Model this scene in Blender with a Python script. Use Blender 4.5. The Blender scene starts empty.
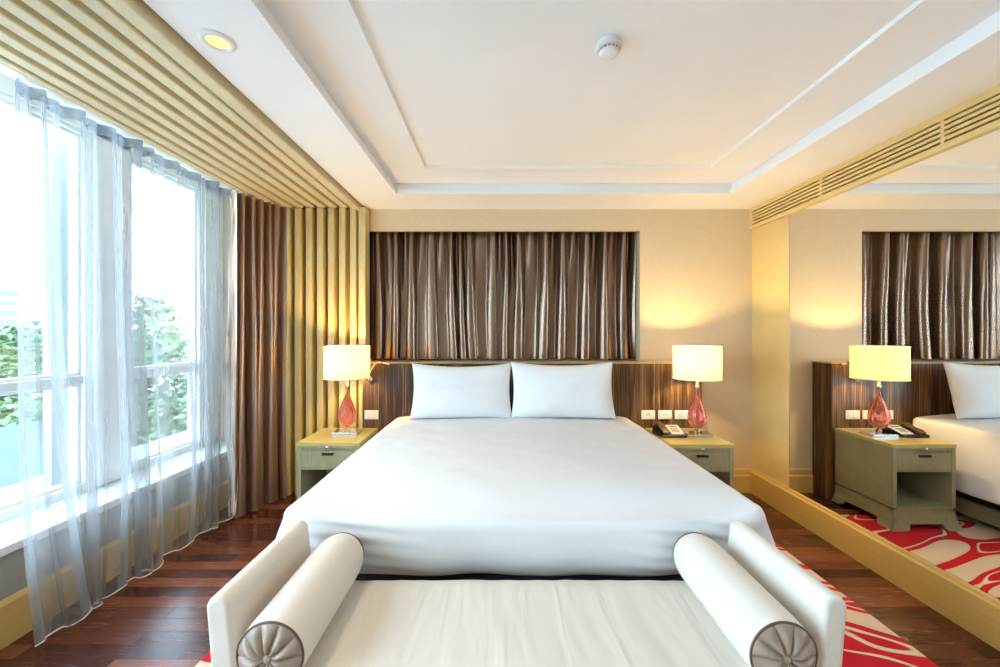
import bpy, math, random
from mathutils import Vector, noise, Matrix
PI = math.pi
C = bpy.context.scene.collection
random.seed(7)

# ------------------------------------------------------------------ helpers
class MB:
    def __init__(s): s.v = []; s.f = []
    def box(s, x0, x1, y0, y1, z0, z1):
        n = len(s.v)
        s.v += [(x0,y0,z0),(x1,y0,z0),(x1,y1,z0),(x0,y1,z0),(x0,y0,z1),(x1,y0,z1),(x1,y1,z1),(x0,y1,z1)]
        s.f += [(n,n+3,n+2,n+1),(n+4,n+5,n+6,n+7),(n,n+1,n+5,n+4),(n+1,n+2,n+6,n+5),(n+2,n+3,n+7,n+6),(n+3,n,n+4,n+7)]
        return s
    def prism(s, pts, a, b, axis='y'):
        # pts 2D polygon; extruded from a to b on axis
        n = len(s.v); k = len(pts)
        def P(p, t):
            if axis == 'y': return (p[0], t, p[1])
            if axis == 'x': return (t, p[0], p[1])
            return (p[0], p[1], t)
        s.v += [P(p, a) for p in pts] + [P(p, b) for p in pts]
        s.f.append(tuple(n+i for i in range(k))); s.f.append(tuple(n+k+i for i in range(k-1,-1,-1)))
        for i in range(k):
            j = (i+1) % k
            s.f.append((n+i, n+k+i, n+k+j, n+j))
        return s
    def lathe(s, prof, cx=0, cy=0, cz=0, seg=32, sx=1, sy=1):
        # prof list of (r,z)
        rings = []
        for r, z in prof:
            if r < 1e-6:
                s.v.append((cx, cy, cz+z)); rings.append([len(s.v)-1])
            else:
                n = len(s.v)
                for i in range(seg):
                    a = 2*PI*i/seg
                    s.v.append((cx+r*math.cos(a)*sx, cy+r*math.sin(a)*sy, cz+z))
                rings.append(list(range(n, n+seg)))
        for A, B in zip(rings, rings[1:]):
            for i in range(seg):
                j = (i+1) % seg
                if len(A) == 1 and len(B) == 1: continue
                if len(A) == 1: s.f.append((A[0], B[i], B[j]))
                elif len(B) == 1: s.f.append((A[i], B[0], A[j]))
                else: s.f.append((A[i], B[i], B[j], A[j]))
        return s
    def tube(s, pts, r, seg=10, closed=False):
        pts = [Vector(p) for p in pts]; n0 = len(s.v); m = len(pts)
        up = Vector((0,0,1)); rad = r if isinstance(r, (list, tuple)) else [r]*m
        prev = None
        for i, p in enumerate(pts):
            a = pts[i-1] if (i > 0 or closed) else p
            b = pts[(i+1) % m] if (i < m-1 or closed) else p
            t = (b-a).normalized()
            if prev is None:
                u = t.cross(up)
                if u.length < 1e-3: u = t.cross(Vector((1,0,0)))
            else: u = prev - t*prev.dot(t)
            u.normalize(); w = t.cross(u); prev = u
            for k in range(seg):
                an = 2*PI*k/seg
                s.v.append(tuple(p + (u*math.cos(an)+w*math.sin(an))*rad[i]))
        for i in range(m if closed else m-1):
            for k in range(seg):
                a = n0+i*seg; b = n0+((i+1) % m)*seg
                s.f.append((a+k, a+(k+1)%seg, b+(k+1)%seg, b+k))
        if not closed:
            s.f.append(tuple(n0+k for k in range(seg-1,-1,-1)))
            s.f.append(tuple(n0+(m-1)*seg+k for k in range(seg)))
        return s
    def grid(s, nu, nv, fn, wrap=False):
        n = len(s.v)
        for j in range(nv+1):
            for i in range(nu+(0 if wrap else 1)):
                s.v.append(tuple(fn(i/nu, j/nv)))
        w = nu if wrap else nu+1
        for j in range(nv):
            for i in range(nu):
                a = n+j*w+i; b = n+j*w+(i+1)%w
                s.f.append((a, b, b+w, a+w))
        return s

def obj(name, mb, mat, parent=None, bevel=0, smooth=False, solid=0, sub=0, seg=2):
    me = bpy.data.meshes.new(name); me.from_pydata(mb.v, [], mb.f); me.update()
    import bmesh
    b = bmesh.new(); b.from_mesh(me); bmesh.ops.recalc_face_normals(b, faces=b.faces); b.to_mesh(me); b.free()
    if smooth:
        for p in me.polygons: p.use_smooth = True
    me.materials.append(mat)
    o = bpy.data.objects.new(name, me); C.objects.link(o)
    if parent: o.parent = parent
    if solid:
        m = o.modifiers.new('t', 'SOLIDIFY'); m.thickness = solid; m.offset = 0
    if bevel:
        m = o.modifiers.new('b', 'BEVEL'); m.width = bevel; m.segments = seg; m.limit_method = 'ANGLE'; m.angle_limit = math.radians(40)
        if not smooth:
            for p in me.polygons: p.use_smooth = True
            m.harden_normals = True
    if sub:
        m = o.modifiers.new('s', 'SUBSURF'); m.levels = sub; m.render_levels = sub
    return o
def tag(o, label, cat, group=None):
    o['label'] = label; o['category'] = cat
    if group: o['group'] = group
    return o
def thing(name, label, cat, loc=(0,0,0), rz=0, group=None):
    o = bpy.data.objects.new(name, None); C.objects.link(o); o.location = loc; o.rotation_euler = (0,0,rz)
    o.empty_display_size = .1
    return tag(o, label, cat, group)
def struct(name, mb, mat, **k):
    o = obj(name, mb, mat, **k)
    if not k.get('parent'): o['kind'] = 'structure'
    return o
def copy_tree(o, parent=None):
    c = o.copy(); C.objects.link(c)
    if parent: c.parent = parent
    for ch in list(o.children): copy_tree(ch, c)
    return c

# ------------------------------------------------------------------ materials
def mat(name, col, rough=.6, metal=0, spec=.5, **k):
    m = bpy.data.materials.new(name); m.use_nodes = True
    b = m.node_tree.nodes['Principled BSDF']
    b.inputs['Base Color'].default_value = (*col, 1); b.inputs['Roughness'].default_value = rough
    b.inputs['Metallic'].default_value = metal; b.inputs['Specular IOR Level'].default_value = spec
    for kk, v in k.items(): b.inputs[kk.replace('_', ' ')].default_value = v
    return m
def N(m, t, **props):
    n = m.node_tree.nodes.new(t)
    for k, v in props.items(): setattr(n, k, v)
    return n
def L(m, a, b): m.node_tree.links.new(a, b)
def coords(m, scale=(1,1,1), kind='Object', rot=(0,0,0)):
    t = N(m, 'ShaderNodeTexCoord'); mp = N(m, 'ShaderNodeMapping')
    mp.inputs['Scale'].default_value = scale; mp.inputs['Rotation'].default_value = rot
    L(m, t.outputs[kind], mp.inputs['Vector']); return mp.outputs['Vector']
def ramp(m, fac, stops, interp='LINEAR'):
    r = N(m, 'ShaderNodeValToRGB'); r.color_ramp.interpolation = interp
    e = r.color_ramp.elements
    while len(e) < len(stops): e.new(.5)
    for q, (p, c) in zip(e, stops): q.position = p; q.color = (*c, 1)
    L(m, fac, r.inputs['Fac']); return r.outputs['Color']
def noise_tex(m, vec, scale=5, detail=4, rough=.5, dist=0):
    n = N(m, 'ShaderNodeTexNoise'); n.inputs['Scale'].default_value = scale; n.inputs['Detail'].default_value = detail
    n.inputs['Roughness'].default_value = rough; n.inputs['Distortion'].default_value = dist
    L(m, vec, n.inputs['Vector']); return n.outputs['Fac']
def bump(m, fac, strength=.3, dist=.01):
    b = N(m, 'ShaderNodeBump'); b.inputs['Strength'].default_value = strength; b.inputs['Distance'].default_value = dist
    L(m, fac, b.inputs['Height']); L(m, b.outputs['Normal'], m.node_tree.nodes['Principled BSDF'].inputs['Normal'])
def colored(name, c1, c2, scale, nscale=4, rough=.5, detail=5, bumpk=0, p=(.35,.65), bd=.002, **k):
    m = mat(name, c1, rough, **k)
    f = noise_tex(m, coords(m, scale), nscale, detail)
    L(m, ramp(m, f, [(p[0], c1), (p[1], c2)]), m.node_tree.nodes['Principled BSDF'].inputs['Base Color'])
    if bumpk: bump(m, f, bumpk, bd)
    return m

M = {}
M['ceil'] = colored('white_ceiling_paint', (.87,.87,.87), (.89,.89,.89), (1,1,1), 3, .7)
M['wall'] = colored('beige_wall_covering', (.63,.505,.33), (.66,.535,.355), (1,1,1), 60, .55, bumpk=.1)
M['wallgrey'] = colored('warm_grey_wall_paint', (.34,.33,.29), (.37,.355,.31), (1,1,1), 10, .6)
M['wallwhite'] = colored('white_window_wall', (.78,.79,.78), (.82,.83,.82), (1,1,1), 8, .6)
M['veneer'] = colored('pale_gold_veneer', (.66,.49,.205), (.71,.54,.24), (20,1,1), 3, .38, bumpk=.05)
M['veneerbase'] = colored('pale_gold_skirting', (.66,.43,.12), (.71,.48,.15), (1,1,25), 3, .4)
M['slat'] = colored('gold_olive_slat_lacquer', (.60,.46,.18), (.65,.51,.22), (4,4,1), 5, .42)
M['slatback'] = colored('gold_olive_slat_backing', (.30,.22,.10), (.34,.25,.12), (4,4,1), 5, .5)
M['night'] = colored('olive_sycamore_veneer', (.29,.28,.16), (.345,.33,.195), (18,2,2), 4, .35, bumpk=.05)
M['nighttop'] = colored('olive_sycamore_top', (.50,.40,.13), (.58,.47,.17), (2,14,2), 4, .3, bumpk=.05)  # top veneer made golden to paint in the lamp glow
M['dark'] = mat('black_backing', (.008,.008,.008), .8)
M['chrome'] = mat('brushed_chrome', (.72,.72,.72), .18, 1)
M['bronze'] = mat('dark_bronze', (.08,.07,.06), .35, .8)
M['blackpl'] = mat('black_plastic', (.015,.015,.018), .3)
M['whitepl'] = mat('white_plastic', (.82,.80,.76), .35)
M['greypl'] = mat('grey_plastic', (.25,.25,.26), .4)
M['frame'] = mat('white_window_frame', (.80,.83,.84), .35)
M['sill'] = mat('white_stone_sill', (.78,.79,.77), .25)

# floor planks (running across the room)
m = M['floor'] = mat('mahogany_plank_floor', (.1,.03,.015), .22, spec=.6)
v = coords(m, (1,1,1))
br = N(m, 'ShaderNodeTexBrick'); br.offset = .37; br.offset_frequency = 2; br.squash = 1
br.inputs['Scale'].default_value = 1; br.inputs['Mortar Size'].default_value = .0012; br.inputs['Bias'].default_value = 0
br.inputs['Brick Width'].default_value = .75; br.inputs['Row Height'].default_value = .088
br.inputs['Color1'].default_value = (0,0,0,1); br.inputs['Color2'].default_value = (1,1,1,1); br.inputs['Mortar'].default_value = (.5,.5,.5,1)
L(m, v, br.inputs['Vector'])
g = noise_tex(m, coords(m, (2,40,1)), 3, 6, .6, .5)
mx = N(m, 'ShaderNodeMix'); mx.data_type = 'FLOAT'; mx.inputs[0].default_value = .35
L(m, br.outputs['Color'], mx.inputs[2]); L(m, g, mx.inputs[3])
col = ramp(m, mx.outputs[0], [(.15,(.034,.008,.005)),(.4,(.075,.018,.010)),(.62,(.135,.034,.016)),(.85,(.23,.066,.030))])
mm = N(m, 'ShaderNodeMix'); mm.data_type = 'RGBA'; mm.inputs[7].default_value = (.012,.005,.003,1)
L(m, br.outputs['Fac'], mm.inputs[0]); L(m, col, mm.inputs[6])
L(m, mm.outputs[2], m.node_tree.nodes['Principled BSDF'].inputs['Base Color'])
L(m, ramp(m, g, [(.3,(.16,.16,.16)),(.7,(.30,.30,.30))]), m.node_tree.nodes['Principled BSDF'].inputs['Roughness'])
bump(m, br.outputs['Fac'], .25, .001)

# zebra wood headboard
m = M['zebra'] = mat('zebrano_veneer', (.1,.05,.02), .32)
f1 = noise_tex(m, coords(m, (60,60,1.1)), 1.6, 5, .65, .15)
f2 = noise_tex(m, coords(m, (9,9,.5)), 1.5, 2, .5)
mx = N(m, 'ShaderNodeMix'); mx.data_type = 'FLOAT'; mx.inputs[0].default_value = .3
L(m, f1, mx.inputs[2]); L(m, f2, mx.inputs[3])
L(m, ramp(m, mx.outputs[0], [(.38,(.018,.009,.005)),(.47,(.050,.023,.011)),(.54,(.125,.065,.030)),(.62,(.30,.175,.08))]), m.node_tree.nodes['Principled BSDF'].inputs['Base Color'])
bump(m, f1, .08, .001)

# satin drape
def satin(name, c, rough=.33, metal=.55):
    m = mat(name, c, rough, metal)
    f = noise_tex(m, coords(m, (1,1,.6)), 3, 2)
    L(m, ramp(m, f, [(.3, tuple(x*.92 for x in c)), (.7, tuple(min(1,x*1.08) for x in c))]), m.node_tree.nodes['Principled BSDF'].inputs['Base Color'])
    return m
M['satin'] = satin('brown_satin', (.26,.175,.13), .27, .82)

# sheer voile: translucent + transparent weave
def sheer(name, c, op):
    m = bpy.data.materials.new(name); m.use_nodes = True; nt = m.node_tree; nt.nodes.clear()
    out = N(m, 'ShaderNodeOutputMaterial'); tr = N(m, 'ShaderNodeBsdfTransparent'); tl = N(m, 'ShaderNodeBsdfTranslucent'); df = N(m, 'ShaderNodeBsdfDiffuse')
    for n in (tl, df): n.inputs['Color'].default_value = (*c, 1)
    a = N(m, 'ShaderNodeMixShader'); a.inputs[0].default_value = .5; L(m, tl.outputs[0], a.inputs[1]); L(m, df.outputs[0], a.inputs[2])
    lw = N(m, 'ShaderNodeLayerWeight'); lw.inputs['Blend'].default_value = .35
    f = noise_tex(m, coords(m, (1,1,.4)), 25, 3)
    mr = N(m, 'ShaderNodeMapRange'); mr.inputs['To Min'].default_value = op; mr.inputs['To Max'].default_value = min(1, op+.55)
    L(m, lw.outputs['Facing'], mr.inputs['Value'])
    md = N(m, 'ShaderNodeMath', operation='MULTIPLY_ADD'); md.inputs[1].default_value = .12
    L(m, f, md.inputs[0]); L(m, mr.outputs[0], md.inputs[2])
    b = N(m, 'ShaderNodeMixShader'); L(m, md.outputs[0], b.inputs[0]); L(m, tr.outputs[0], b.inputs[1]); L(m, a.outputs[0], b.inputs[2])
    L(m, b.outputs[0], out.inputs['Surface']); return m
M['sheer'] = sheer('grey_voile', (.36,.355,.36), .30)
M['sheerband'] = sheer('grey_voile_header_tape', (.32,.36,.42), .55)
M['hem'] = mat('white_hem_thread', (.85,.85,.85), .6)
M['lining'] = colored('white_curtain_lining', (.80,.82,.85), (.86,.87,.89), (1,1,1), 20, .8)

# window glass: thin pane
def pane_mat(name):
    m = bpy.data.materials.new(name); m.use_nodes = True; nt = m.node_tree; nt.nodes.clear()
    out = N(m, 'ShaderNodeOutputMaterial'); tr = N(m, 'ShaderNodeBsdfTransparent'); gl = N(m, 'ShaderNodeBsdfGlossy')
    tr.inputs['Color'].default_value = (.93,.97,.98,1); gl.inputs['Roughness'].default_value = .0
    b = N(m, 'ShaderNodeMixShader'); b.inputs[0].default_value = .05; L(m, tr.outputs[0], b.inputs[1]); L(m, gl.outputs[0], b.inputs[2])
    L(m, b.outputs[0], out.inputs['Surface']); return m
M['pane'] = pane_mat('window_glass')

# linens
m = M['linen'] = mat('white_cotton', (.745,.755,.78), .75, spec=.2)
bump(m, noise_tex(m, coords(m), 7, 4, .5, .3), .22, .02)
M['pillow'] = mat('white_pillow_cotton', (.79,.80,.82), .75, spec=.2)
bump(M['pillow'], noise_tex(M['pillow'], coords(M['pillow'], (1,1,1)), 9, 4, .5, .4), .25, .02)
m = M['seat'] = mat('cream_silk_upholstery', (.69,.645,.58), .42, spec=.4)
nf1 = noise_tex(m, coords(m, (6,1.0,1)), 2.0, 2, .4, .8); bump(m, nf1, .5, .018)
M['uphol'] = colored('cream_woven_upholstery', (.70,.65,.58), (.73,.68,.61), (1,1,1), 120, .55, bumpk=.08)
M['capsilk'] = colored('taupe_silk', (.30,.23,.18), (.38,.29,.23), (1,1,1), 25, .32, bumpk=.1)
M['piping'] = mat('dark_brown_piping', (.12,.07,.05), .5)

# rug
m = M['rug'] = mat('red_and_cream_rug', (.6,.1,.1), .95, spec=.1)
v = coords(m, (.55,1.0,1), rot=(0,0,.5))
w1 = N(m, 'ShaderNodeTexWave'); w1.bands_direction = 'Y'; w1.inputs['Scale'].default_value = 1.5; w1.inputs['Distortion'].default_value = 7.5; w1.inputs['Detail'].default_value = .6; w1.inputs['Detail Scale'].default_value = .9
L(m, v, w1.inputs['Vector'])
big = noise_tex(m, coords(m, (1,1.3,1)), 1.9, .6, .3, .3)
a = N(m, 'ShaderNodeMath', operation='MULTIPLY_ADD'); a.inputs[1].default_value = .62; L(m, w1.outputs['Fac'], a.inputs[0]); 
bs = N(m, 'ShaderNodeMath', operation='MULTIPLY_ADD'); bs.inputs[1].default_value = 2.4; bs.inputs[2].default_value = -1.0; L(m, big, bs.inputs[0]); L(m, bs.outputs[0], a.inputs[2])
cr = ramp(m, a.outputs[0], [(0,(.72,.57,.41)),(.50,(.70,.55,.40)),(.515,(.55,.018,.025)),(.78,(.58,.022,.03)),(.795,(.74,.60,.44)),(.86,(.74,.60,.44)),(.875,(.55,.02,.03))], 'LINEAR')
L(m, cr, m.node_tree.nodes['Principled BSDF'].inputs['Base Color'])
bump(m, noise_tex(m, coords(m), 350, 2), .5, .004)

# lamp
def shade_mat():
    m = bpy.data.materials.new('cream_lampshade_fabric'); m.use_nodes = True; nt = m.node_tree; nt.nodes.clear()
    out = N(m, 'ShaderNodeOutputMaterial'); tl = N(m, 'ShaderNodeBsdfTranslucent'); df = N(m, 'ShaderNodeBsdfDiffuse')
    f = noise_tex(m, coords(m, (1,1,1)), 180, 2)
    c = ramp(m, f, [(.3,(.78,.72,.60)),(.7,(.82,.76,.64))])
    tl.inputs['Color'].default_value = (.30,.235,.145,1); L(m, c, df.inputs['Color'])
    a = N(m, 'ShaderNodeMixShader'); a.inputs[0].default_value = .55; L(m, tl.outputs[0], a.inputs[1]); L(m, df.outputs[0], a.inputs[2])
    L(m, a.outputs[0], out.inputs['Surface']); return m
M['shade'] = shade_mat()
M['trimcream'] = mat('cream_shade_trim', (.85,.80,.70), .7)
M['redglass'] = mat('coral_glass', (1.0,.32,.24), .04, Transmission_Weight=.88, IOR=1.3, Coat_Weight=.6)
M['clearglass'] = mat('clear_glass', (1,.93,.88), .03, Transmission_Weight=.95, IOR=1.3)
def emit(name, c, s):
    m = bpy.data.materials.new(name); m.use_nodes = True; nt = m.node_tree; nt.nodes.clear()
    out = N(m, 'ShaderNodeOutputMaterial'); e = N(m, 'ShaderNodeEmission'); e.inputs[0].default_value = (*c, 1); e.inputs[1].default_value = s
    L(m, e.outputs[0], out.inputs['Surface']); return m
M['bulb'] = emit('warm_bulb', (1,.72,.35), 14)
M['downbulb'] = emit('yellow_downlight_lens', (1,.80,.25), 1.6)
# mirror
M['mirror'] = mat('mirror_silver', (.90,.90,.88), 0, 1)

# ------------------------------------------------------------------ room shell
XL, XR, YB, YF = -2.40, 2.40, 3.81, -2.0
ZC = 2.69; ZT = 2.785
struct('floor', MB().box(-2.95, 2.6, YF-.1, 4.3, -.12, 0), M['floor'])

# ceiling: border soffit with a two-step tray
c = MB()
TX0, TX1, TY0, TY1 = -.885, 1.95, -1.2, 3.39
def ring(mb, o, i, z0, z1):
    x0,x1,y0,y1 = o; a0,a1,b0,b1 = i
    mb.box(x0,a0,y0,y1,z0,z1); mb.box(a1,x1,y0,y1,z0,z1); mb.box(a0,a1,y0,b0,z0,z1); mb.box(a0,a1,b1,y1,z0,z1)
ring(c, (-1.27,2.6,YF-.1,4.3), (TX0,TX1,TY0,TY1), ZC, ZC+.035)
ring(c, (-1.27,2.6,YF-.1,4.3), (TX0-.03,TX1+.03,TY0-.03,TY1+.03), ZC+.035, 2.95)
ring(c, (TX0-.03,TX1+.03,TY0-.03,TY1+.03), (-.582,1.63,-.9,3.10), ZT, 2.95)
c.box(-.582,1.63,-.9,3.10,ZT+.022,2.95)
struct('ceiling', c, M['ceil'])
struct('trim_1', MB().box(-2.79,-2.11,YF-.1,4.3,2.90,3.0), M['wallwhite'])          # curtain pocket soffit

# slatted ceiling strip along the window
c = MB().box(-2.11,-1.27,YF,YB,2.735,2.90)
c.box(-1.372,-1.298,YF,YB,2.655,2.735)
pitch = .1025
for k in range(7):
    x = -1.372 - .030 - k*pitch
    c.box(x-.066, x, YF, YB-.115, 2.665, 2.735)
c.box(-2.125,-2.10,YF,YB-.115,2.662,2.90)
M['slatc'] = colored('pale_olive_slat_lacquer', (.64,.54,.33), (.69,.59,.37), (4,4,1), 5, .42)  # slat lacquer paled to paint in the cool daylight on the ceiling strip
struct('trim_2', c, M['slatc'], bevel=.008, seg=3)
# slatted wall panel in the corner behind the left night table
c = MB().box(-2.12,-1.31,3.79,YB,0,2.70)
struct('trim_3', c, M['slatback'])
c = MB().box(-1.305,-1.24,3.685,YB,0,2.672)
for k in range(8):
    x = -1.330 - k*pitch
    c.box(x-.060, x, 3.70, 3.79, 0, 2.672)
struct('trim_4', c, M['slat'], bevel=.009, seg=3)

# back wall with curtain niche
NX0, NX1, NZ0, NZ1, NY = -1.33, 1.333, 1.25, 2.486, 4.12
c = MB()
c.box(-2.79,NX0,YB,4.3,0,3.0); c.box(NX1,2.6,YB,4.3,0,3.0); c.box(NX0,NX1,YB,4.3,0,NZ0-.02); c.box(NX0,NX1,YB,3.855,NZ1,3.0); c.box(NX0,NX1,3.855,4.3,2.62,3.0); c.box(NX0,NX1,NY,4.3,NZ0-.02,2.62)
struct('wall_back', c, M['wall'])
# right wall: veneer strip, mirror bay backing
c = MB().box(XR,2.6,YF,YB,0,2.69)
struct('wall_right', c, M['veneer'])
struct('wall_front', MB().box(-2.95,2.6,YF-.1,YF,0,3.0), M['wall'])
# left wall with window openings
GX = -2.72
wins = [(-1.6,.85),(1.10,2.61),(2.85,3.59)]  # first window is unseen, added to bring in more daylight
c = MB().box(-2.79,XL,YF,4.0,0,.44)
edges = [YF] + [q for w in wins for q in w] + [4.0]
for a, b in zip(edges[::2], edges[1::2]): c.box(-2.79,-2.66,a,b,.44,3.0)
c.box(-2.79,-2.66,YF,4.0,2.84,3.0)
struct('wall_left', c, M['wallgrey'])
c = MB()
for a, b in zip(edges[::2], edges[1::2]): c.box(-2.66,-2.64,a,b,.50,2.9)
c.box(-2.66,-2.64,YF,YB,2.80,2.9)
struct('trim_5', c, M['wallwhite'])
struct('trim_6', MB().box(-2.66,-2.37,YF,YB,.44,.485), M['sill'], bevel=.006)     # window ledge

struct('baseboard_left', MB().prism([(XL,0),(XL+.025,0),(XL+.025,.20),(XL+.012,.215),(XL,.22)], YF, 3.7), M['veneerbase'])
struct('baseboard_right', MB().prism([(XR,0),(XR-.035,0),(XR-.035,.20),(XR-.024,.207),(XR-.02,.225),(XR,.225)], YF, YB-.035), M['veneerbase'])
struct('baseboard_back', MB().prism([(YB,0),(YB-.03,0),(YB-.03,.155),(YB-.018,.165),(YB-.018,.205),(YB-.01,.22),(YB,.22)], 1.82, XR, 'x'), M['veneerbase'])

for n, (a, b) in enumerate(wins):
    r = bpy.data.objects.new(f'window_{n+1}', None); C.objects.link(r); r['kind'] = 'structure'; r.location = (GX, (a+b)/2, .485)
    oy, oz = (a+b)/2, .485
    f = MB(); X0, X1 = -.05, .06
    za, zb = .0, 2.84-oz; ya, yb = a-oy, b-oy
    t = .065
    f.box(X0,X1,ya,yb,za,za+t); f.box(X0,X1,ya,yb,zb-t,zb); f.box(X0,X1,ya,ya+t*.7,za+t,zb-t); f.box(X0,X1,yb-t*.7,yb,za+t,zb-t)
    f.box(X0+.01,X1-.01,ya+t*.7,yb-t*.7,1.185-oz,1.238-oz)
    obj('window_frame', f, M['frame'], r, bevel=.006)
    s_ = MB(); u = .018
    for (p, q) in ((za+t,1.185-oz),(1.238-oz,zb-t)):
        y0, y1 = ya+t*.7, yb-t*.7
        s_.box(-.02,.03,y0,y1,p,p+u); s_.box(-.02,.03,y0,y1,q-u,q); s_.box(-.02,.03,y0,y0+u,p+u,q-u); s_.box(-.02,.03,y1-u,y1,p+u,q-u)
    obj('sash', s_, M['frame'], r, bevel=.003)
    obj('pane', MB().box(-.004,.002,ya+.05,yb-.05,za+t,zb-t), M['pane'], r)

# mirror bay on the right wall
mr = thing('wall_mirror', 'huge frameless mirror covering the right wall above the golden skirting', 'mirror', (XR-.004, .7, .225))
obj('mirror_glass', MB().box(-.006,.004,-2.68,2.60,0,2.265), M['mirror'], mr)
obj('mirror_edge', MB().box(-.008,.004,2.60,2.606,0,2.265), M['chrome'], mr)

# air grille above the mirror
ag = thing('air_vent', 'long golden linear air grille running above the wall mirror', 'air vent', (XR, YB, 2.49))
XG = -.03
f = MB()
L0, L1 = -5.75, 0
f.box(XG,0,L0,L1,0,.034); f.box(XG,0,L0,L1,.158,.20)
y = -.045; secs = []
f.box(XG,0,-.045,0,.034,.158)
while y > L0:
    y1 = max(y-.795, L0); secs.append((y1, y)); f.box(XG,0,y1-.02,y1,.034,.158); y = y1-.02
obj('grille_frame', f, M['veneer'], ag, bevel=.002)
f = MB()
for (a, b) in secs:
    for k in range(4):
        z = .034+.0118+k*.0284
        f.box(XG+.001,-.004,a,b,z,z+.0166)
obj('louvre', f, M['veneer'], ag)
obj('backing', MB().box(-.003,-.0005,L0,L1,.034,.158), M['dark'], ag)

# ------------------------------------------------------------------ ceiling fittings
dl = thing('ceiling_downlight', 'round recessed downlight with a yellow lens in the white ceiling border', 'ceiling light', (-1.145,1.62,ZC), group='recessed downlights')
obj('trim_ring', MB().lathe([(.040,-.002),(.044,-.010),(.060,-.008),(.066,-.002),(.066,0),(.040,0)], seg=40), M['whitepl'], dl, smooth=True)
obj('lens', MB().lathe([(0,-.004),(.02,-.005),(.041,-.003)], seg=32), M['downbulb'], dl, smooth=True)
sd = thing('smoke_detector', 'small round white smoke detector on the ceiling tray', 'smoke detector', (.487,1.79,ZT+.022))
obj('base_plate', MB().lathe([(0,0),(.050,0),(.052,-.004),(.050,-.018),(.040,-.020),(0,-.020)], seg=40), M['whitepl'], sd, smooth=True, bevel=.001)
obj('sensor_chamber', MB().lathe([(0,-.02),(.040,-.02),(.040,-.040),(0,-.040)], seg=40), M['greypl'], sd)
b_ = MB().lathe([(.036,-.020),(.058,-.022),(.058,-.030),(.044,-.032),(.036,-.032)], seg=40)
for k in range(16):
    a = 2*PI*k/16; x, y = .043*math.cos(a), .043*math.sin(a)
    b_.tube([(x*1.15,y*1.15,-.028),(x,y,-.046)], .0028, 6)
obj('vent_ring', b_, M['whitepl'], sd, smooth=True)
obj('cover', MB().lathe([(.042,-.042),(.044,-.046),(.040,-.054),(.028,-.060),(0,-.062)], seg=40), M['whitepl'], sd, smooth=True)

# ------------------------------------------------------------------ curtains
def fold_curtain(p0, p1, z0, z1, nf, amp, seed, nu=400, nv=50, top=.45, flare=0, skew=.0, lean=None, harm=.35, hemw=0):
    p0, p1 = Vector(p0), Vector(p1); d = p1-p0; ln = d.length; t = d/ln; n = Vector((t.y,-t.x))
    ph = []; a = 0; rnd = random.Random(seed)
    ws = [rnd.uniform(.45,1.6) for _ in range(nf+1)]; am = [rnd.uniform(.45,1.35) for _ in range(nf+2)]; tot = sum(ws[:nf])
    cum = [0]
    for w in ws[:nf]: cum.append(cum[-1]+w/tot)
    def fn(u, v):
        z = z1+(z0-z1)*v
        uu = u + .010*noise.noise(Vector((u*7, v*1.3, seed*3.1)))*(v**.7)*(1 if 0 < u < 1 else 0)
        k = 0
        while k < nf-1 and cum[k+1] < uu: k += 1
        fr = (uu-cum[k])/(cum[k+1]-cum[k]); fr = min(1, max(0, fr))
        A = am[k]*(1-fr)+am[k+1]*fr
        cc = .5+.5*math.cos(2*PI*fr); s1 = 2*cc**1.5-1
        s2 = math.cos(4*PI*fr+1.2*noise.noise(Vector((u*nf*.6, v*1.2, seed))))*max(0,1-v*1.6)
        s3 = noise.noise(Vector((u*nf*1.5, v*.7, seed+9)))*1.3
        dep = amp*A*((top+(1-top)*min(1,v*2.2))*(.8*s1+.35*s3)+harm*s2)
        sh = .35*amp*math.sin(4*PI*fr)*(.4+.6*v) + skew*v*(noise.noise(Vector((u*5, v*.8, seed+4))))
        p = p0 + t*(u*ln+sh) + n*dep
        if lean:
            p = p + t*lean(u, v)
        zz = z + (hemw*math.sin(u*nf*2*PI+seed)*v**12 if hemw else 0)
        return (p.x, p.y, zz)
    return MB().grid(nu, nv, fn)
# satin in the niche
nc = obj('curtain', fold_curtain((-1.32,3.955),(1.325,3.955),1.252,2.60,16,.066,3,nu=900,nv=70,top=.7,harm=.45,skew=.06), M['satin'], smooth=True)
tag(nc, 'brown satin curtain filling the wall niche above the bed', 'curtain')
# left drape
dr = thing('curtain', 'tall brown satin curtain hanging in the corner by the window', 'curtain', (-2.08,3.35,0))
def drape_fn():
    mb = fold_curtain((-2.165,3.245),(-1.985,3.66),.015,2.66,6,.06,11,nu=360,nv=60,top=.55,harm=.35,skew=.05)
    mb.v = [(x+2.08,y-3.35,z) for x,y,z in mb.v]; return mb
M['satinlight'] = satin('taupe_satin', (.42,.29,.22), .33, .75)  # same brown satin, brightened to paint in the light on this drape
obj('drape', drape_fn(), M['satinlight'], dr, smooth=True)
def lining(u, v):
    z = 2.6*(1-v)+.05*v
    y = 3.19 + .02*math.sin(v*9)+.012*math.sin(v*23) ; x = -2.15 + .012*math.sin(v*14+1)
    w = .012+.030*v
    return (x+2.08+(u-.5)*w, y-3.35+.008*math.sin(u*5+v*8)+ (u-.5)*.03, z)
obj('lining', MB().grid(8,80,lining), M['lining'], dr, smooth=True, solid=.002)
obj('care_tag', MB().box(.0,.03,0,.002,0,.09).box(.006,.044,.0,.002,.09,.12), M['lining'], dr).location = (-.075,-.18,.08)

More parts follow.
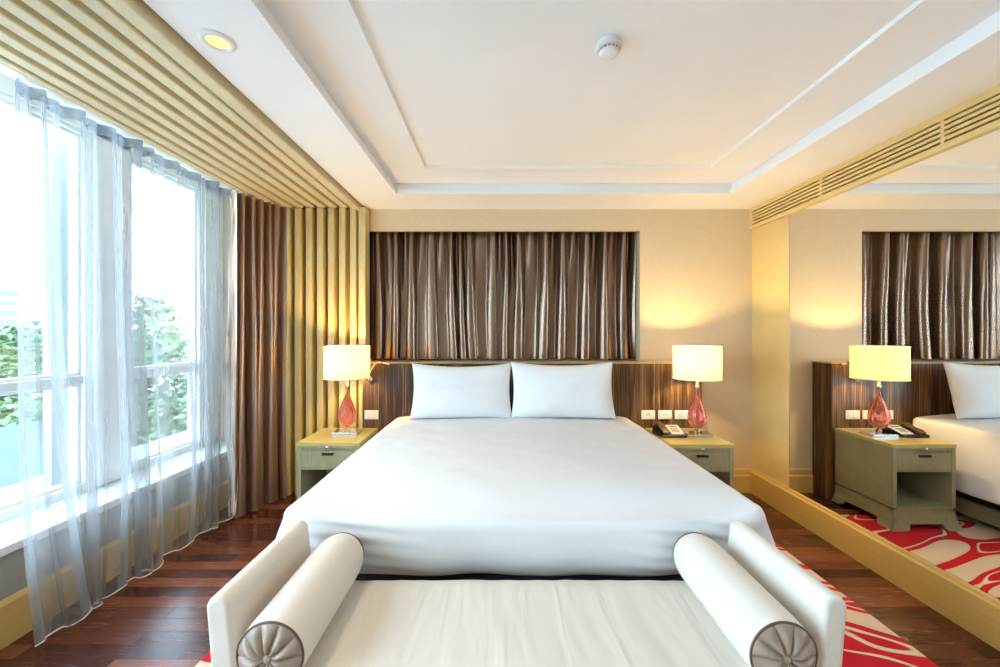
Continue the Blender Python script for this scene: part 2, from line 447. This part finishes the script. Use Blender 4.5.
# sheers
def sheer_curtain(y0, y1, nf, seed, label, tail):
    t = thing('sheer_curtain', label, 'curtain', (-2.2,(y0+y1)/2,0), group=None)
    cy = (y0+y1)/2
    def lean(u, v): return tail*(v**1.5)*(1-u)**2
    z0, z1 = .03, 2.66
    mb = fold_curtain((-2.2,y0),(-2.2,y1),z0,z1,nf,.060,seed,nu=420,nv=60,top=.6,harm=.25,skew=.22,lean=lean,hemw=.012)
    nu, nv = 420, 60
    bottom = mb.v[nv*(nu+1):]
    mb.v = [(x+2.2,y-cy,z) for x,y,z in mb.v]
    obj('voile', mb, M['sheer'], t, smooth=True)
    obj('hem', MB().tube([(x+2.2,y-cy,z) for x,y,z in bottom[::3]], .0035, 6), M['hem'], t, smooth=True)
    hd = fold_curtain((-2.2,y0),(-2.2,y1),2.60,2.66,nf,.04,seed,nu=300,nv=4,top=.8,harm=.5)
    hd.v = [(x+2.206,y-cy,z) for x,y,z in hd.v]
    obj('header_tape', hd, M['sheerband'], t, smooth=True)
    return t
sheer_curtain(1.80,3.20,9,21,'grey see-through voile curtain hanging in front of the windows', .12)
sheer_curtain(.2,1.50,7,33,'second voile curtain just entering the left edge of the view', 0)
obj_tr = MB().box(-2.23,-2.16,YF+.05,3.6,2.672,2.70)
tr_ = obj('curtain_track', obj_tr, M['whitepl'])
tag(tr_, 'slim white curtain track carrying the voile under the slatted ceiling edge', 'curtain track')

# ------------------------------------------------------------------ headboard and wall fittings
hb = thing('headboard', 'wide dark zebra-grain wooden headboard fixed along the back wall', 'headboard', (.295,3.69,0))
HX0, HX1 = -1.235-.295, 1.81-.295
obj('panel', MB().box(HX0,HX1,-.105,.115,0,1.235), M['zebra'], hb, bevel=.003)
M['ledge'] = colored('light_oak_ledge', (.52,.36,.19), (.60,.43,.24), (3,30,3), 3, .3)  # ledge colour lightened to paint in the lit top edge
obj('top_ledge', MB().box(HX0,HX1,-.107,.115,1.235,1.247), M['ledge'], hb, bevel=.002)
def plate(x, kind, label):
    t = thing('wall_plate', label, 'wall socket' if kind=='s' else 'light switch', (x,3.583,.778), group=None)
    obj('cover', MB().box(-.062,.062,-.009,0,-.04,.04), M['whitepl'], t, bevel=.004)
    if kind == 's':
        obj('socket_insert', MB().box(-.050,.048,-.012,-.008,-.028,.028), M['whitepl'], t, bevel=.002)
        h = MB()
        for dx, dz in ((-.012,.0),(.012,0),(0,.014)): h.box(dx-.003,dx+.003,-.0135,-.011,dz-.005,dz+.005)
        obj('pin_holes', h, M['dark'], t)
    else:
        for dx in (-.024,.024):
            obj('rocker', MB().prism([(-.009,-.026),(-.013,-.026),(-.0165,.026),(-.009,.026)], dx-.021, dx+.021, 'x'), M['whitepl'], t, bevel=.001)
    return t
plate(-1.150,'r','white switch plate on the headboard beside the left lamp')
plate(1.325,'s','white socket plate nearest the bed, above the telephone')
plate(1.475,'s','white socket plate in the middle of the right-hand row of three')
plate(1.625,'r','white switch plate partly hidden behind the right lamp')

def reading_light(x, sgn, label):
    t = thing('reading_light', label, 'reading light', (x,3.575,1.10))
    obj('mount', MB().lathe([(0,-.006),(.024,-.006),(.026,0),(.024,.02),(.012,.028),(0,.028)], seg=24), M['chrome'], t, smooth=True).rotation_euler = (PI/2,0,0)
    pts = []
    for k in range(17):
        q = k/16
        a = PI*(1-q*.9)
        pts.append((sgn*(.06+.065*math.cos(a))-sgn*.02, -.045-.04*q, .03+.15*math.sin(a*.55+.2 if False else PI*.5*q)*1.0))
    pts = [(0,-.02,0),(-sgn*.008,-.04,.03)] + [(sgn*(-.008+.125*q), -.045-.02*q, .03+.125*math.sin(PI*.62*q)) for q in [i/14 for i in range(1,15)]]
    obj('gooseneck', MB().tube(pts, .0055, 8), M['chrome'], t, smooth=True)
    e = Vector(pts[-1])
    obj('lamp_head', MB().tube([e+Vector((-sgn*.005,0,.004)), e+Vector((sgn*.06,-.01,-.006)), e+Vector((sgn*.075,-.012,-.01))], [.009,.013,.013], 12), M['chrome'], t, smooth=True)
    return t
reading_light(-1.155,1,'chrome gooseneck reading light on the headboard beside the left lamp')
reading_light(1.60,1,'chrome reading light half hidden behind the right lamp shade')

# ------------------------------------------------------------------ night tables
def night_table(label, loc, d=.53):
    t = thing('night_table', label, 'night table', loc)
    w, h = .48, .648; x0, x1 = -w/2, w/2; y0, y1 = -d/2, d/2
    obj('top', MB().box(x0-.004,x1+.004,y0-.004,y1,h-.028,h), M['nighttop'], t, bevel=.003)
    b = MB()
    b.box(x0,x0+.03,y0,y1,.16,h-.028); b.box(x1-.03,x1,y0,y1,.16,h-.028)
    b.box(x0+.03,x1-.03,y1-.02,y1,.16,h-.028); b.box(x0+.03,x1-.03,y0,y1-.02,.14,.165); b.box(x0+.03,x1-.03,y0+.004,y1-.02,.435,.45)
    b.box(x0+.03,x1-.03,y0+.003,y1-.02,.588,.596)
    obj('body', b, M['night'], t, bevel=.002)
    # plinth with arched cut-outs and splayed feet
    def flare(q): return .034*(1-min(1,q/.12))**2.2
    def outline(a0, a1, ffl, bfl):
        pts = []
        zs = [.15,.13,.10,.075,.05,.03,.015,0]
        pts += [(a0-flare(z)*ffl, z) for z in zs]
        c0, c1 = a0+.075, a1-.075
        pts += [(c0-.01,0)]
        for k in range(7):
            q = k/6*PI/2; pts.append((c0+.04*math.sin(q)*1.0, .045*(1-math.cos(q))))
        for k in range(6,-1,-1):
            q = k/6*PI/2; pts.append((c1-.04*math.sin(q), .045*(1-math.cos(q))))
        pts += [(c1+.01,0)]
        pts += [(a1+flare(z)*bfl, z) for z in zs[::-1]]
        return pts
    p = MB()
    # front apron follows the flare in y too
    o = outline(x0, x1, 1, 1); n = len(p.v); k = len(o)
    for th in (0, .022):
        p.v += [(x, y0-flare(z)+th, z) for x, z in o]
    p.f.append(tuple(range(n,n+k))); p.f.append(tuple(range(n+2*k-1,n+k-1,-1)))
    for i in range(k): j = (i+1)%k; p.f.append((n+i,n+k+i,n+k+j,n+j))
    for sx, xx in ((-1,x0),(1,x1)):
        o = outline(y0, y1, 1, 0); n = len(p.v); k = len(o)
        for th in (0, .022):
            p.v += [(xx+sx*flare(z)-sx*th, y, z) for y, z in o]
        p.f.append(tuple(range(n,n+k))); p.f.append(tuple(range(n+2*k-1,n+k-1,-1)))
        for i in range(k): j = (i+1)%k; p.f.append((n+i,n+k+i,n+k+j,n+j))
    obj('plinth', p, M['night'], t)
    s_ = obj('pull_out_shelf', MB().box(x0+.032,x1-.032,y0+.001,y1-.03,.600,.624), M['night'], t, bevel=.002)
    obj('knob', MB().lathe([(0,0),(.004,.0),(.004,.008),(.013,.012),(.013,.018),(0,.022)], seg=16), M['chrome'], s_, smooth=True)
    s_.children[0].location = (0,y0+.001,.612); s_.children[0].rotation_euler = (PI/2,0,0)
    d_ = obj('drawer', MB().box(x0+.032,x1-.032,y0+.001,y1-.03,.453,.585), M['night'], t, bevel=.002)
    hm = MB().box(-.045,.045,y0-.010,y0+.001,.556,.566).box(-.045,.045,y0-.010,y0-.006,.548,.566)
    obj('handle', hm, M['bronze'], d_, bevel=.001)
    return t
NTY = 3.05+.265
night_table('olive wooden night table on the left of the bed by the slatted panel', (-1.335,3.10+.24,.0125), d=.48)
night_table('olive wooden night table on the right of the bed carrying the telephone', (1.543,NTY,.0125))

# ------------------------------------------------------------------ lamps
def lamp(label, x, y):
    t = thing('table_lamp', label, 'table lamp', (x,y,.66))
    obj('base', MB().box(-.105,.105,-.065,.065,0,.022), M['chrome'], t, bevel=.003)
    obj('stem', MB().lathe([(0,.02),(.022,.02),(.022,.045),(.016,.05),(.014,.055),(.018,.062),(0,.062)], seg=24), M['clearglass'], t, smooth=True)
    prof = []
    for k in range(30):
        q = k/29
        z = .058+.327*q
        r = .078*math.sin(PI*min(1,q**.56))**1.12*(1-.2*q)
        prof.append((max(r,.009 if q>.5 else .012), z))
    prof = [(0,.056)]+prof+[(0,.387)]
    g = obj('glass_body', MB().lathe(prof, seg=40), M['redglass'], t, smooth=True)
    inner = [(0,.083)]+[(max(.002,r*.48), .085+(z-.058)*.85) for r, z in prof[1:-1]]+[(0,.366)]
    obj('inner_glass', MB().lathe(inner, seg=24), M['clearglass'], g, smooth=True)
    obj('neck', MB().lathe([(0,.382),(.012,.382),(.012,.395),(.017,.400),(.017,.415),(.010,.42),(.010,.47),(0,.47)], seg=20), M['chrome'], t, smooth=True)
    sh = obj('lamp_shade', MB().lathe([(.184,.470),(.184,.736)], seg=64), M['shade'], t, smooth=True)
    for z in (.470,.736):
        rb = MB().tube([(.1845*math.cos(2*PI*k/64),.1845*math.sin(2*PI*k/64),z) for k in range(64)], .0035, 6, closed=True)
        obj('shade_trim', rb, M['trimcream'], sh, smooth=True)
    sp = MB()
    for k in range(3):
        a = 2*PI*k/3+.3; sp.tube([(.01*math.cos(a),.01*math.sin(a),.47),(.182*math.cos(a),.182*math.sin(a),.473)], .0025, 6)
    obj('spider', sp, M['chrome'], sh)
    obj('bulb', MB().lathe([(0,.47),(.014,.475),(.016,.50),(.034,.54),(.036,.565),(.024,.595),(0,.603)], seg=20), M['bulb'], t, smooth=True)
    l = bpy.data.lights.new('lamp_bulb_light','POINT'); l.energy = LAMP; l.color = (1,.68,.27); l.shadow_soft_size = .03
    lo = bpy.data.objects.new('lamp_bulb_light', l); C.objects.link(lo); lo.location = (0,0,.63); lo.parent = t
    return t
LAMP = 34
lamp('lit table lamp with coral glass teardrop body on the left night table', -1.295, 3.39)
lamp('lit table lamp with coral glass teardrop body beside the telephone', 1.635, 3.32)

# ------------------------------------------------------------------ telephone
ph = thing('telephone', 'black desk telephone with wood-tone handset side and pale keypad panel', 'telephone', (1.41,3.33,.66), .0)
wd = .21; dp = .20
prof = [(-dp/2,0),(dp/2,0),(dp/2,.062),(dp/2-.03,.066),(-dp/2+.02,.022),(-dp/2,.018)]
obj('body', MB().prism(prof,-wd/2,wd/2,'x'), M['blackpl'], ph, bevel=.006)
sl = math.atan2(.044,dp-.05)
def onslope(mb, y0, z0):
    return mb
k_ = obj('keypad_panel', MB().box(-.052,.052,-.075,.075,0,.004), M['whitepl'], ph, bevel=.0015); k_.location = (.045,.0,.044); k_.rotation_euler = (sl,0,0)
kk = MB()
for r in range(4):
    for q in range(3): kk.box(-.034+q*.02,-.020+q*.02,-.045+r*.017,-.035+r*.017,.004,.0065)
obj('keys', kk, M['greypl'], k_)
obj('display', MB().box(-.035,.035,.035,.058,.004,.0052), M['greypl'], k_)
M['phwood'] = colored('tan_handset_finish', (.07,.035,.012), (.11,.055,.02), (5,1,1), 6, .45)  # handset mottled in dark browns
hs = obj('handset', MB().prism([(-.088,.0),(-.088,.024),(-.06,.034),(0,.026),(.06,.034),(.088,.024),(.088,0),(.05,.0),(.04,.010),(-.04,.010),(-.05,0)], -.026,.026,'x'), M['phwood'], ph, bevel=.006)
hs.location = (-.06,.0,.043); hs.rotation_euler = (sl,0,0)
cord = [( -.06+.0, -.088,.03)]
pts = []
for k in range(120):
    q = k/119; a = q*2*PI*22
    bx, by, bz = -.11-.02*math.sin(q*PI), -.085+.16*q, .014
    pts.append((bx+.006*math.cos(a), by, bz+.006*math.sin(a)))
obj('cord', MB().tube(pts,.0018,5), M['blackpl'], ph, smooth=True)

# ------------------------------------------------------------------ bed
BX = .105
bed = thing('bed', 'low king-size bed base under the white cover', 'bed', (BX,2.62,.0125))
obj('bed_base', MB().box(-.98,.98,-.86,.94,.05,.17), M['night'], bed, bevel=.01)
M['divan'] = mat('black_divan_cloth', (.02,.02,.024), .9)
obj('divan', MB().box(-.95,.95,-.84,.94,.17,.46), M['divan'], bed, bevel=.01)
for sx in (-.85,.85):
    for sy in (-.76,.82): obj('leg', MB().box(sx-.04,sx+.04,sy-.04,sy+.04,0,.05), M['bronze'], bed, bevel=.004)
obj('mattress', MB().box(-.99,.99,-.89,.95,.46,.66), M['linen'], bed, bevel=.05, seg=4)
# cover: ring-built
def cover():
    W, Y0, Y1 = 1.03, 1.665, 3.565
    cy = (Y0+Y1)/2; Ly = (Y1-Y0)/2
    nper = 400; mb = MB()
    # unit rounded-rect perimeter with half sizes a,b, corner radius r
    def per(a, b, r, t):
        segs = [2*(b-r), PI/2*r, 2*(a-r), PI/2*r, 2*(b-r), PI/2*r, 2*(a-r), PI/2*r]
        tot = sum(segs); s = t*tot; k = 0
        while k < 7 and s > segs[k]: s -= segs[k]; k += 1
        if k == 0: return (a, -(b-r)+s)
        if k == 1: q = s/r; return (a-r+r*math.cos(q), b-r+r*math.sin(q))
        if k == 2: return (a-r-s, b)
        if k == 3: q = s/r; return (-(a-r)-r*math.sin(q), b-r+r*math.cos(q))
        if k == 4: return (-a, b-r-s)
        if k == 5: q = s/r; return (-(a-r)-r*math.cos(q), -(b-r)-r*math.sin(q))
        if k == 6: return (-(a-r)+s, -b)
        q = s/r; return (a-r+r*math.sin(q), -(b-r)-r*math.cos(q))
    ztop = .795
    rings = []
    for i in range(1, 36):       # top surface
        q = i/36; rings.append(('t', q))
    for i in range(0, 9): rings.append(('e', i/8))
    for i in range(1, 23): rings.append(('s', i/22))
    R = .045; zedge = .765
    def pos(kind, q, t):
        if kind == 't': sc = q
        else: sc = 1
        a, b = (W-R*.8), (Ly-R*.8)
        r = .025
        x, y = per(a, b, r, t)
        if kind == 't':
            x *= q; y *= q
        hx = 1-min(1,(abs(x)/a))**4; hy = 1-min(1,(abs(y)/b))**5
        crown = (ztop-zedge)*hx*(hy if y < 0 else 1)
        if y < 0: crown -= .050*math.exp(-((y+b)/.13)**2)*(1-min(1,abs(x)/a)**6)
        z = zedge+crown
        cornerx = max(0, 1-abs(abs(x)-a)/.16) if kind != 't' else 0
        cornery = max(0, 1-abs(abs(y)-b)/.16) if kind != 't' else 0
        corner = (cornerx*cornery)**2
        # outward normal
        l = math.hypot(max(0,abs(x)-(a-r)), max(0,abs(y)-(b-r))) or 1
        nx = math.copysign(max(0,abs(x)-(a-r))/l, x); ny = math.copysign(max(0,abs(y)-(b-r))/l, y)
        if kind == 'e':
            an = q*PI/2; o = R*.8*math.sin(an); dz = R*(1-math.cos(an)); x += nx*o; y += ny*o; z -= dz
        if kind == 's':
            foot = 1 if ny < -.7 else 0
            hem = .470 if foot else (.27 if abs(nx) > .7 else .38)
            drop = (zedge-R-hem)*q
            o = R*.8 + .015*q
            fold = .022*q**1.2*noise.noise(Vector((x*4.5,y*4.5,q*.7)))
            fl = corner*.26*drop
            side = .04*q if abs(nx) > .7 else 0
            if y > 0 and abs(ny) > .5: fold = 0; fl = 0; o = R*.8
            o += fold+fl+side
            x += nx*o; y += ny*o; z -= R+drop; y += .07*q**3*foot*(1-corner)
        # pulled pleat just inside the foot corners
        if kind == 's' and ny < -.7: z += q*.050*(1-min(1,abs(x)/a)**6)
        w = .006*noise.noise(Vector((x*2.2,y*2.2,0)))+.003*noise.noise(Vector((x*6,y*6,z*5)))
        if kind == 's' or (kind == 'e' and q > .4):
            dx = abs(abs(x)-.74)
            wr = math.exp(-(dx/.18)**2)*math.sin((z*1.0+.18*math.copysign(1,x)*(-x if x<0 else x)*.6)*110)*.008
            y -= wr if ny < -.5 else 0
            if ny < -.5 and kind == 's': y += .020*math.exp(-((abs(x)-(a-.035))/.014)**2)*min(1,q*3)
        return (BX+x, cy+y, z+w)
    mb.v.append((BX, cy, ztop)); n = len(mb.v)
    for kind, q in rings:
        for i in range(nper): mb.v.append(pos(kind, q, i/nper))
    for i in range(nper): mb.f.append((0, n+i, n+(i+1)%nper))
    for k in range(len(rings)-1):
        for i in range(nper):
            a = n+k*nper; b = a+nper; j = (i+1)%nper
            mb.f.append((a+i,b+i,b+j,a+j))
    return mb
cv = obj('bed_cover', cover(), M['linen'], smooth=True, solid=.006)
tag(cv, 'smooth white cotton cover draped over the whole bed', 'bed cover')

def pillow(label, x, y, z, rz, rx, ry, seed, W=.86, H=.50, T=.11):
    def fn(side):
        def g(u, v):
            a, b = u*2-1, v*2-1
            # denser near the border
            a = math.sin(a*PI/2); b = math.sin(b*PI/2)
            px = W/2*a*(1-.06*(1-b*b)); pz = H/2*b*(1-(.15 if b > 0 else .03)*(1-a*a))
            th = T*(max(0,(1-a*a)*(1-b*b)))**.42*(1-.18*b)
            th *= 1+.13*noise.noise(Vector((a*1.8,b*1.8,seed+side)))
            wr = .006*noise.noise(Vector((a*7,b*3,seed)))*(1-b*b)*(1-a*a)
            return (px, side*(th+wr), pz)
        return g
    mb = MB().grid(48,32,fn(1)); mb.grid(48,32,fn(-1))
    o = obj('pillow', mb, M['pillow'], smooth=True)
    import bmesh
    b = bmesh.new(); b.from_mesh(o.data); bmesh.ops.remove_doubles(b, verts=b.verts, dist=1e-5); bmesh.ops.recalc_face_normals(b, faces=b.faces); b.to_mesh(o.data); b.free()
    o.location = (x,y,z); o.rotation_euler = (rx,ry,rz)
    return tag(o, label, 'pillow', 'pillows at the head of the bed')
pillow('plump white pillow leaning on the headboard, nearer the window', -.325,3.40,1.022,.04,-.22,.0,2,W=.86,H=.47)
pillow('plump white pillow leaning on the headboard, nearer the telephone', .530,3.40,1.028,-.03,-.22,.0,5,W=.88,H=.48)

# ------------------------------------------------------------------ bench
BN = .075
bench = thing('bench', 'cream upholstered bench with flared arms at the foot of the bed', 'bench', (BN,1.33,0))
def seat_fn():
    mb = MB(); x0,x1,y0,y1,z0,z1 = -.795,.795,-.27,.275,.34,.532
    def g(u, v):
        # closed cross-section (y,z) rounded rectangle swept along x
        a = v*2*PI; ca, sa = math.cos(a), math.sin(a); n = 9
        r = (abs(ca)**n+abs(sa)**n)**(-1/n)
        yy = (y0+y1)/2+(y1-y0)/2*ca*r; zz = (z0+z1)/2+(z1-z0)/2*sa*r
        xx = x0+(x1-x0)*u
        if sa > 0: zz += .012*math.cos((u-.5)*PI)*max(0,1-abs(ca*r)**4)+.003*noise.noise(Vector((xx*16+2*yy,yy*3,1)))
        return (xx, yy, zz)
    mb.grid(160,64,g); n = 161
    mb.f.append(tuple(j*n for j in range(64))); mb.f.append(tuple(j*n+160 for j in range(63,-1,-1)))
    return mb
obj('seat_cushion', seat_fn(), M['seat'], bench, smooth=True)
obj('frame', MB().box(-.80,.80,-.285,.275,.17,.34), M['uphol'], bench, bevel=.012)
for sx in (-.70,.70):
    for sy in (-.23,.22): obj('leg', MB().prism([(sx-.028,.17),(sx+.028,.17),(sx+.018,.0125),(sx-.018,.0125)], sy-.025, sy+.025), M['piping'], bench, bevel=.003)
def arm(sg):
    # cross-section in (x,z): leaning panel with rounded top
    pts = []
    def inn(z): return .790+.047*((z-.17)/.6)**1.5
    def outr(z): return .862+.040*((z-.17)/.6)**1.3
    zt = .735
    for k in range(13): z = .17+(zt-.17)*k/12; pts.append((inn(z), z))
    xi, xo = inn(zt), outr(zt); cx, r = (xi+xo)/2, (xo-xi)/2
    for k in range(1,12): a = PI-PI*k/12; pts.append((cx+r*math.cos(a), zt+r*math.sin(a)))
    for k in range(12,-1,-1): z = .17+(zt-.17)*k/12; pts.append((outr(z), z))
    return MB().prism([(sg*x, z) for x, z in pts], -.215, .262)
for sg in (-1,1):
    obj('arm', arm(sg), M['uphol'], bench, bevel=.014, seg=3)

def bolster(label, x):
    R = .096; y0, y1 = -.255, .255
    t = thing('bolster_cushion', label, 'bolster', (x,1.355,.62+.0), group='bolster cushions on the bench')
    def body(u, v):
        a = u*2*PI; q = v*2-1; r = R*(1-.05*abs(q)**10 - (.10*q**9 if q > 0 else 0))*(1+.008*noise.noise(Vector((math.cos(a)*2,math.sin(a)*2,v*5+x))))
        return (r*math.cos(a), y0+(y1-y0)*v, r*math.sin(a))
    obj('cushion', MB().grid(64,40,body,wrap=True), M['uphol'], t, smooth=True)
    for sg, yy in ((-1,y0),(1,y1)):
        def cap(u, v):
            a = u*2*PI; r = R*(.94 if sg < 0 else .85)*(1-v); q = 1-v
            pl = abs(math.sin(a*5))**.6            # ten puffs
            bulge = .030*(1-q**2.4)**.8 - .020*math.exp(-(q/.22)**2)
            d = bulge*(.72+.28*pl) - .012*(1-pl)*math.sin(PI*min(1,q))**.6
            return (r*math.cos(a), yy+sg*d, r*math.sin(a))
        cp = obj('end_panel', MB().grid(144,24,cap,wrap=True), M['capsilk'], t, smooth=True)
        bt = MB().lathe([(0,.010),(.009,.008),(.0135,.002),(.014,-.004)], seg=20)
        bo = obj('button', bt, M['capsilk'], cp, smooth=True); bo.location = (0,yy+sg*.010,0); bo.rotation_euler = (PI/2 if sg<0 else -PI/2,0,0)
        rp_ = R*(.945 if sg < 0 else .855)
        obj('piping', MB().tube([(rp_*math.cos(2*PI*k/64),yy,rp_*math.sin(2*PI*k/64)) for k in range(64)],.0035,6,closed=True), M['piping'], t, smooth=True)
    return t
bolster('cream bolster cushion with a buttoned pleated end, window side of the bench', -.632)
bolster('cream bolster cushion with a buttoned pleated end, mirror side of the bench', .780)

# ------------------------------------------------------------------ rug
r_ = obj('rug', MB().box(-1.37,1.97,.3,3.30,.0,.012), M['rug'], bevel=.004)
tag(r_, 'large red and cream patterned rug under the bed and bench', 'rug')

# ------------------------------------------------------------------ outside
M['concrete'] = colored('pale_render', (.28,.30,.31), (.33,.35,.36), (1,1,1), 2, .8)
M['bglass'] = mat('blue_grey_glazing', (.05,.07,.09), .3)
M['roof'] = colored('blue_grey_roofing', (.035,.05,.06), (.05,.065,.075), (1,1,1), 2, .7)
M['ground'] = colored('street_ground', (.40,.42,.42), (.50,.51,.50), (.2,.2,.2), 2, .9)
M['leaf'] = colored('green_leaves', (.07,.12,.05), (.17,.25,.11), (1,1,1), 1.2, .7, p=(.3,.7))  # leaf green lightened to stand in for outdoor haze
M['bark'] = colored('grey_bark', (.16,.12,.09), (.24,.19,.15), (1,1,.2), 6, .9)
gr = obj('ground', MB().box(-120,-3.2,-60,120,-8.2,-8.0), M['ground']); gr['kind'] = 'structure'
pier = obj('trim_7', MB().box(-3.20,-3.14,2.80,2.99,-8,3.6), M['concrete']); pier['kind'] = 'structure'
tag_ = obj('trim_8', MB().box(-3.12,-2.79,YF,4.3,-8,.40).box(-4.2,-3.12,3.2,6.0,-8,.20), M['concrete']); tag_['kind'] = 'structure'
# neighbouring low building with a pitched roof
nb = thing('building', 'low neighbouring house with a blue-grey pitched roof below the window', 'building', (-9.6,6.2,-8))
obj('walls', MB().box(-2.5,2.5,-2.4,2.4,0,6.2), M['concrete'], nb)
obj('roof', MB().prism([(-2.9,6.1),(2.9,6.1),(0,7.7)], -2.6,2.6), M['roof'], nb)
for k in range(4): obj('window', MB().box(2.49,2.54,-2.1+k*1.1,-1.4+k*1.1,3.4,5.0), M['bglass'], nb)
tw = thing('building', 'pale high-rise tower far away in the haze at the left edge', 'building', (-76,56,-8))
obj('walls', MB().box(-4,4,-4,4,0,16.5), M['concrete'], tw)
fl = MB()
for k in range(11): fl.box(4.0,4.06,-3.6,3.6,1+k*1.4,1.7+k*1.4); fl.box(-3.6,3.6,-4.06,-4.0,1+k*1.4,1.7+k*1.4)
obj('window_bands', fl, M['bglass'], tw)
def tree(label, x, y, ztop, rad, seed):
    rnd = random.Random(seed)
    t = thing('tree', label, 'tree', (x,y,-8), group='trees outside the window')
    h = ztop+8
    tr = MB().tube([(0,0,0),(.1,.05,h*.4),(.0,0,h*.8)],[.22,.16,.07],8)
    for k in range(7):
        a = rnd.uniform(0,2*PI); z0 = h*rnd.uniform(.4,.7)
        tr.tube([(0.05,0,z0),(rad*.6*math.cos(a),rad*.6*math.sin(a),z0+rad*.7)],[.07,.03],6)
    obj('trunk', tr, M['bark'], t, smooth=True)
    lf = MB()
    cl = []
    for k in range(34):
        a = rnd.uniform(0,2*PI); zz = rnd.uniform(-1,1); rr = rad*math.sqrt(max(0.05,1-zz*zz))*rnd.uniform(.4,1)
        cl.append((rr*math.cos(a), rr*math.sin(a), h-rad*1.2+zz*rad*1.2, rad*rnd.uniform(.22,.38)))
    for (cx,cy,cz,cr) in cl:
        for k in range(170):
            d = Vector((rnd.gauss(0,1),rnd.gauss(0,1),rnd.gauss(0,.8))).normalized()*cr*rnd.uniform(.55,1.05)
            p = Vector((cx,cy,cz))+d
            u = Vector((rnd.gauss(0,1),rnd.gauss(0,1),rnd.gauss(0,.4))).normalized(); w = u.cross(Vector((rnd.gauss(0,1),rnd.gauss(0,1),rnd.gauss(0,1)))).normalized()
            l, b = .19, .065; n = len(lf.v)
            lf.v += [tuple(p-u*l), tuple(p+w*b), tuple(p+u*l), tuple(p-w*b)]; lf.f.append((n,n+1,n+2,n+3))
    obj('foliage', lf, M['leaf'], t)
tree('leafy green tree outside, seen through the far window pane', -9.3,11.2,2.1,1.9,1)
tree('bushy green tree outside, just left of the corner curtain', -10.2,15.6,2.3,2.0,2)
tree('broad green tree outside behind the low roof', -15.5,13.0,1.3,2.2,3)
tree('green tree outside near the left edge of the view', -20.5,18.6,1.2,2.4,4)

# ------------------------------------------------------------------ light
w = bpy.data.worlds.new('World'); bpy.context.scene.world = w; w.use_nodes = True
nt = w.node_tree; bg = nt.nodes['Background']
tc = nt.nodes.new('ShaderNodeTexCoord'); sp = nt.nodes.new('ShaderNodeSeparateXYZ'); rp = nt.nodes.new('ShaderNodeValToRGB')
nt.links.new(tc.outputs['Generated'], sp.inputs[0]); nt.links.new(sp.outputs['Z'], rp.inputs['Fac'])
rp.color_ramp.elements[0].position = 0; rp.color_ramp.elements[0].color = (.70,.88,1,1)
rp.color_ramp.elements[1].position = .9; rp.color_ramp.elements[1].color = (.55,.76,1,1)
nt.links.new(rp.outputs['Color'], bg.inputs['Color']); bg.inputs['Strength'].default_value = 15

def spot(x, y, e, size=100, col=(1,.975,.95)):
    l = bpy.data.lights.new('downlight_beam','SPOT'); l.energy = e; l.color = col; l.spot_size = math.radians(size); l.spot_blend = .55; l.shadow_soft_size = .035
    o = bpy.data.objects.new('downlight_beam', l); C.objects.link(o); o.location = (x,y,ZC-.015); return o
spot(-1.145,1.62,50,col=(1,.80,.52))
# unseen downlights added round the ceiling border to fill the room with light
for k, (x, y, e) in enumerate([(-1.145,-.2,32),(2.17,-.2,34),(2.17,1.62,30),(.5,-1.5,32)]):
    d2 = copy_tree(dl); d2.location = (x,y,ZC)
    d2['label'] = ['round recessed downlight in the window-side border, behind the viewpoint','round recessed downlight in the mirror-side border, behind the viewpoint','round recessed downlight in the mirror-side border above the bench','round recessed downlight in the border farthest from the bed'][k]
    spot(x,y,e)

cam = bpy.data.cameras.new('camera'); co = bpy.data.objects.new('camera', cam); C.objects.link(co)
co.location = (0,0,1.505); co.rotation_euler = (PI/2,0,0); cam.lens = 14.4; cam.sensor_width = 36; cam.clip_start = .02; cam.clip_end = 500
sc = bpy.context.scene; sc.camera = co
sc.view_settings.view_transform = 'Standard'; sc.view_settings.look = 'None'; sc.view_settings.gamma = 1; sc.view_settings.exposure = .16
sc.view_settings.use_curve_mapping = False
sc.cycles.use_denoising = True; sc.cycles.max_bounces = 14; sc.cycles.diffuse_bounces = 8; sc.cycles.transparent_max_bounces = 24
sc.cycles.sample_clamp_indirect = 8
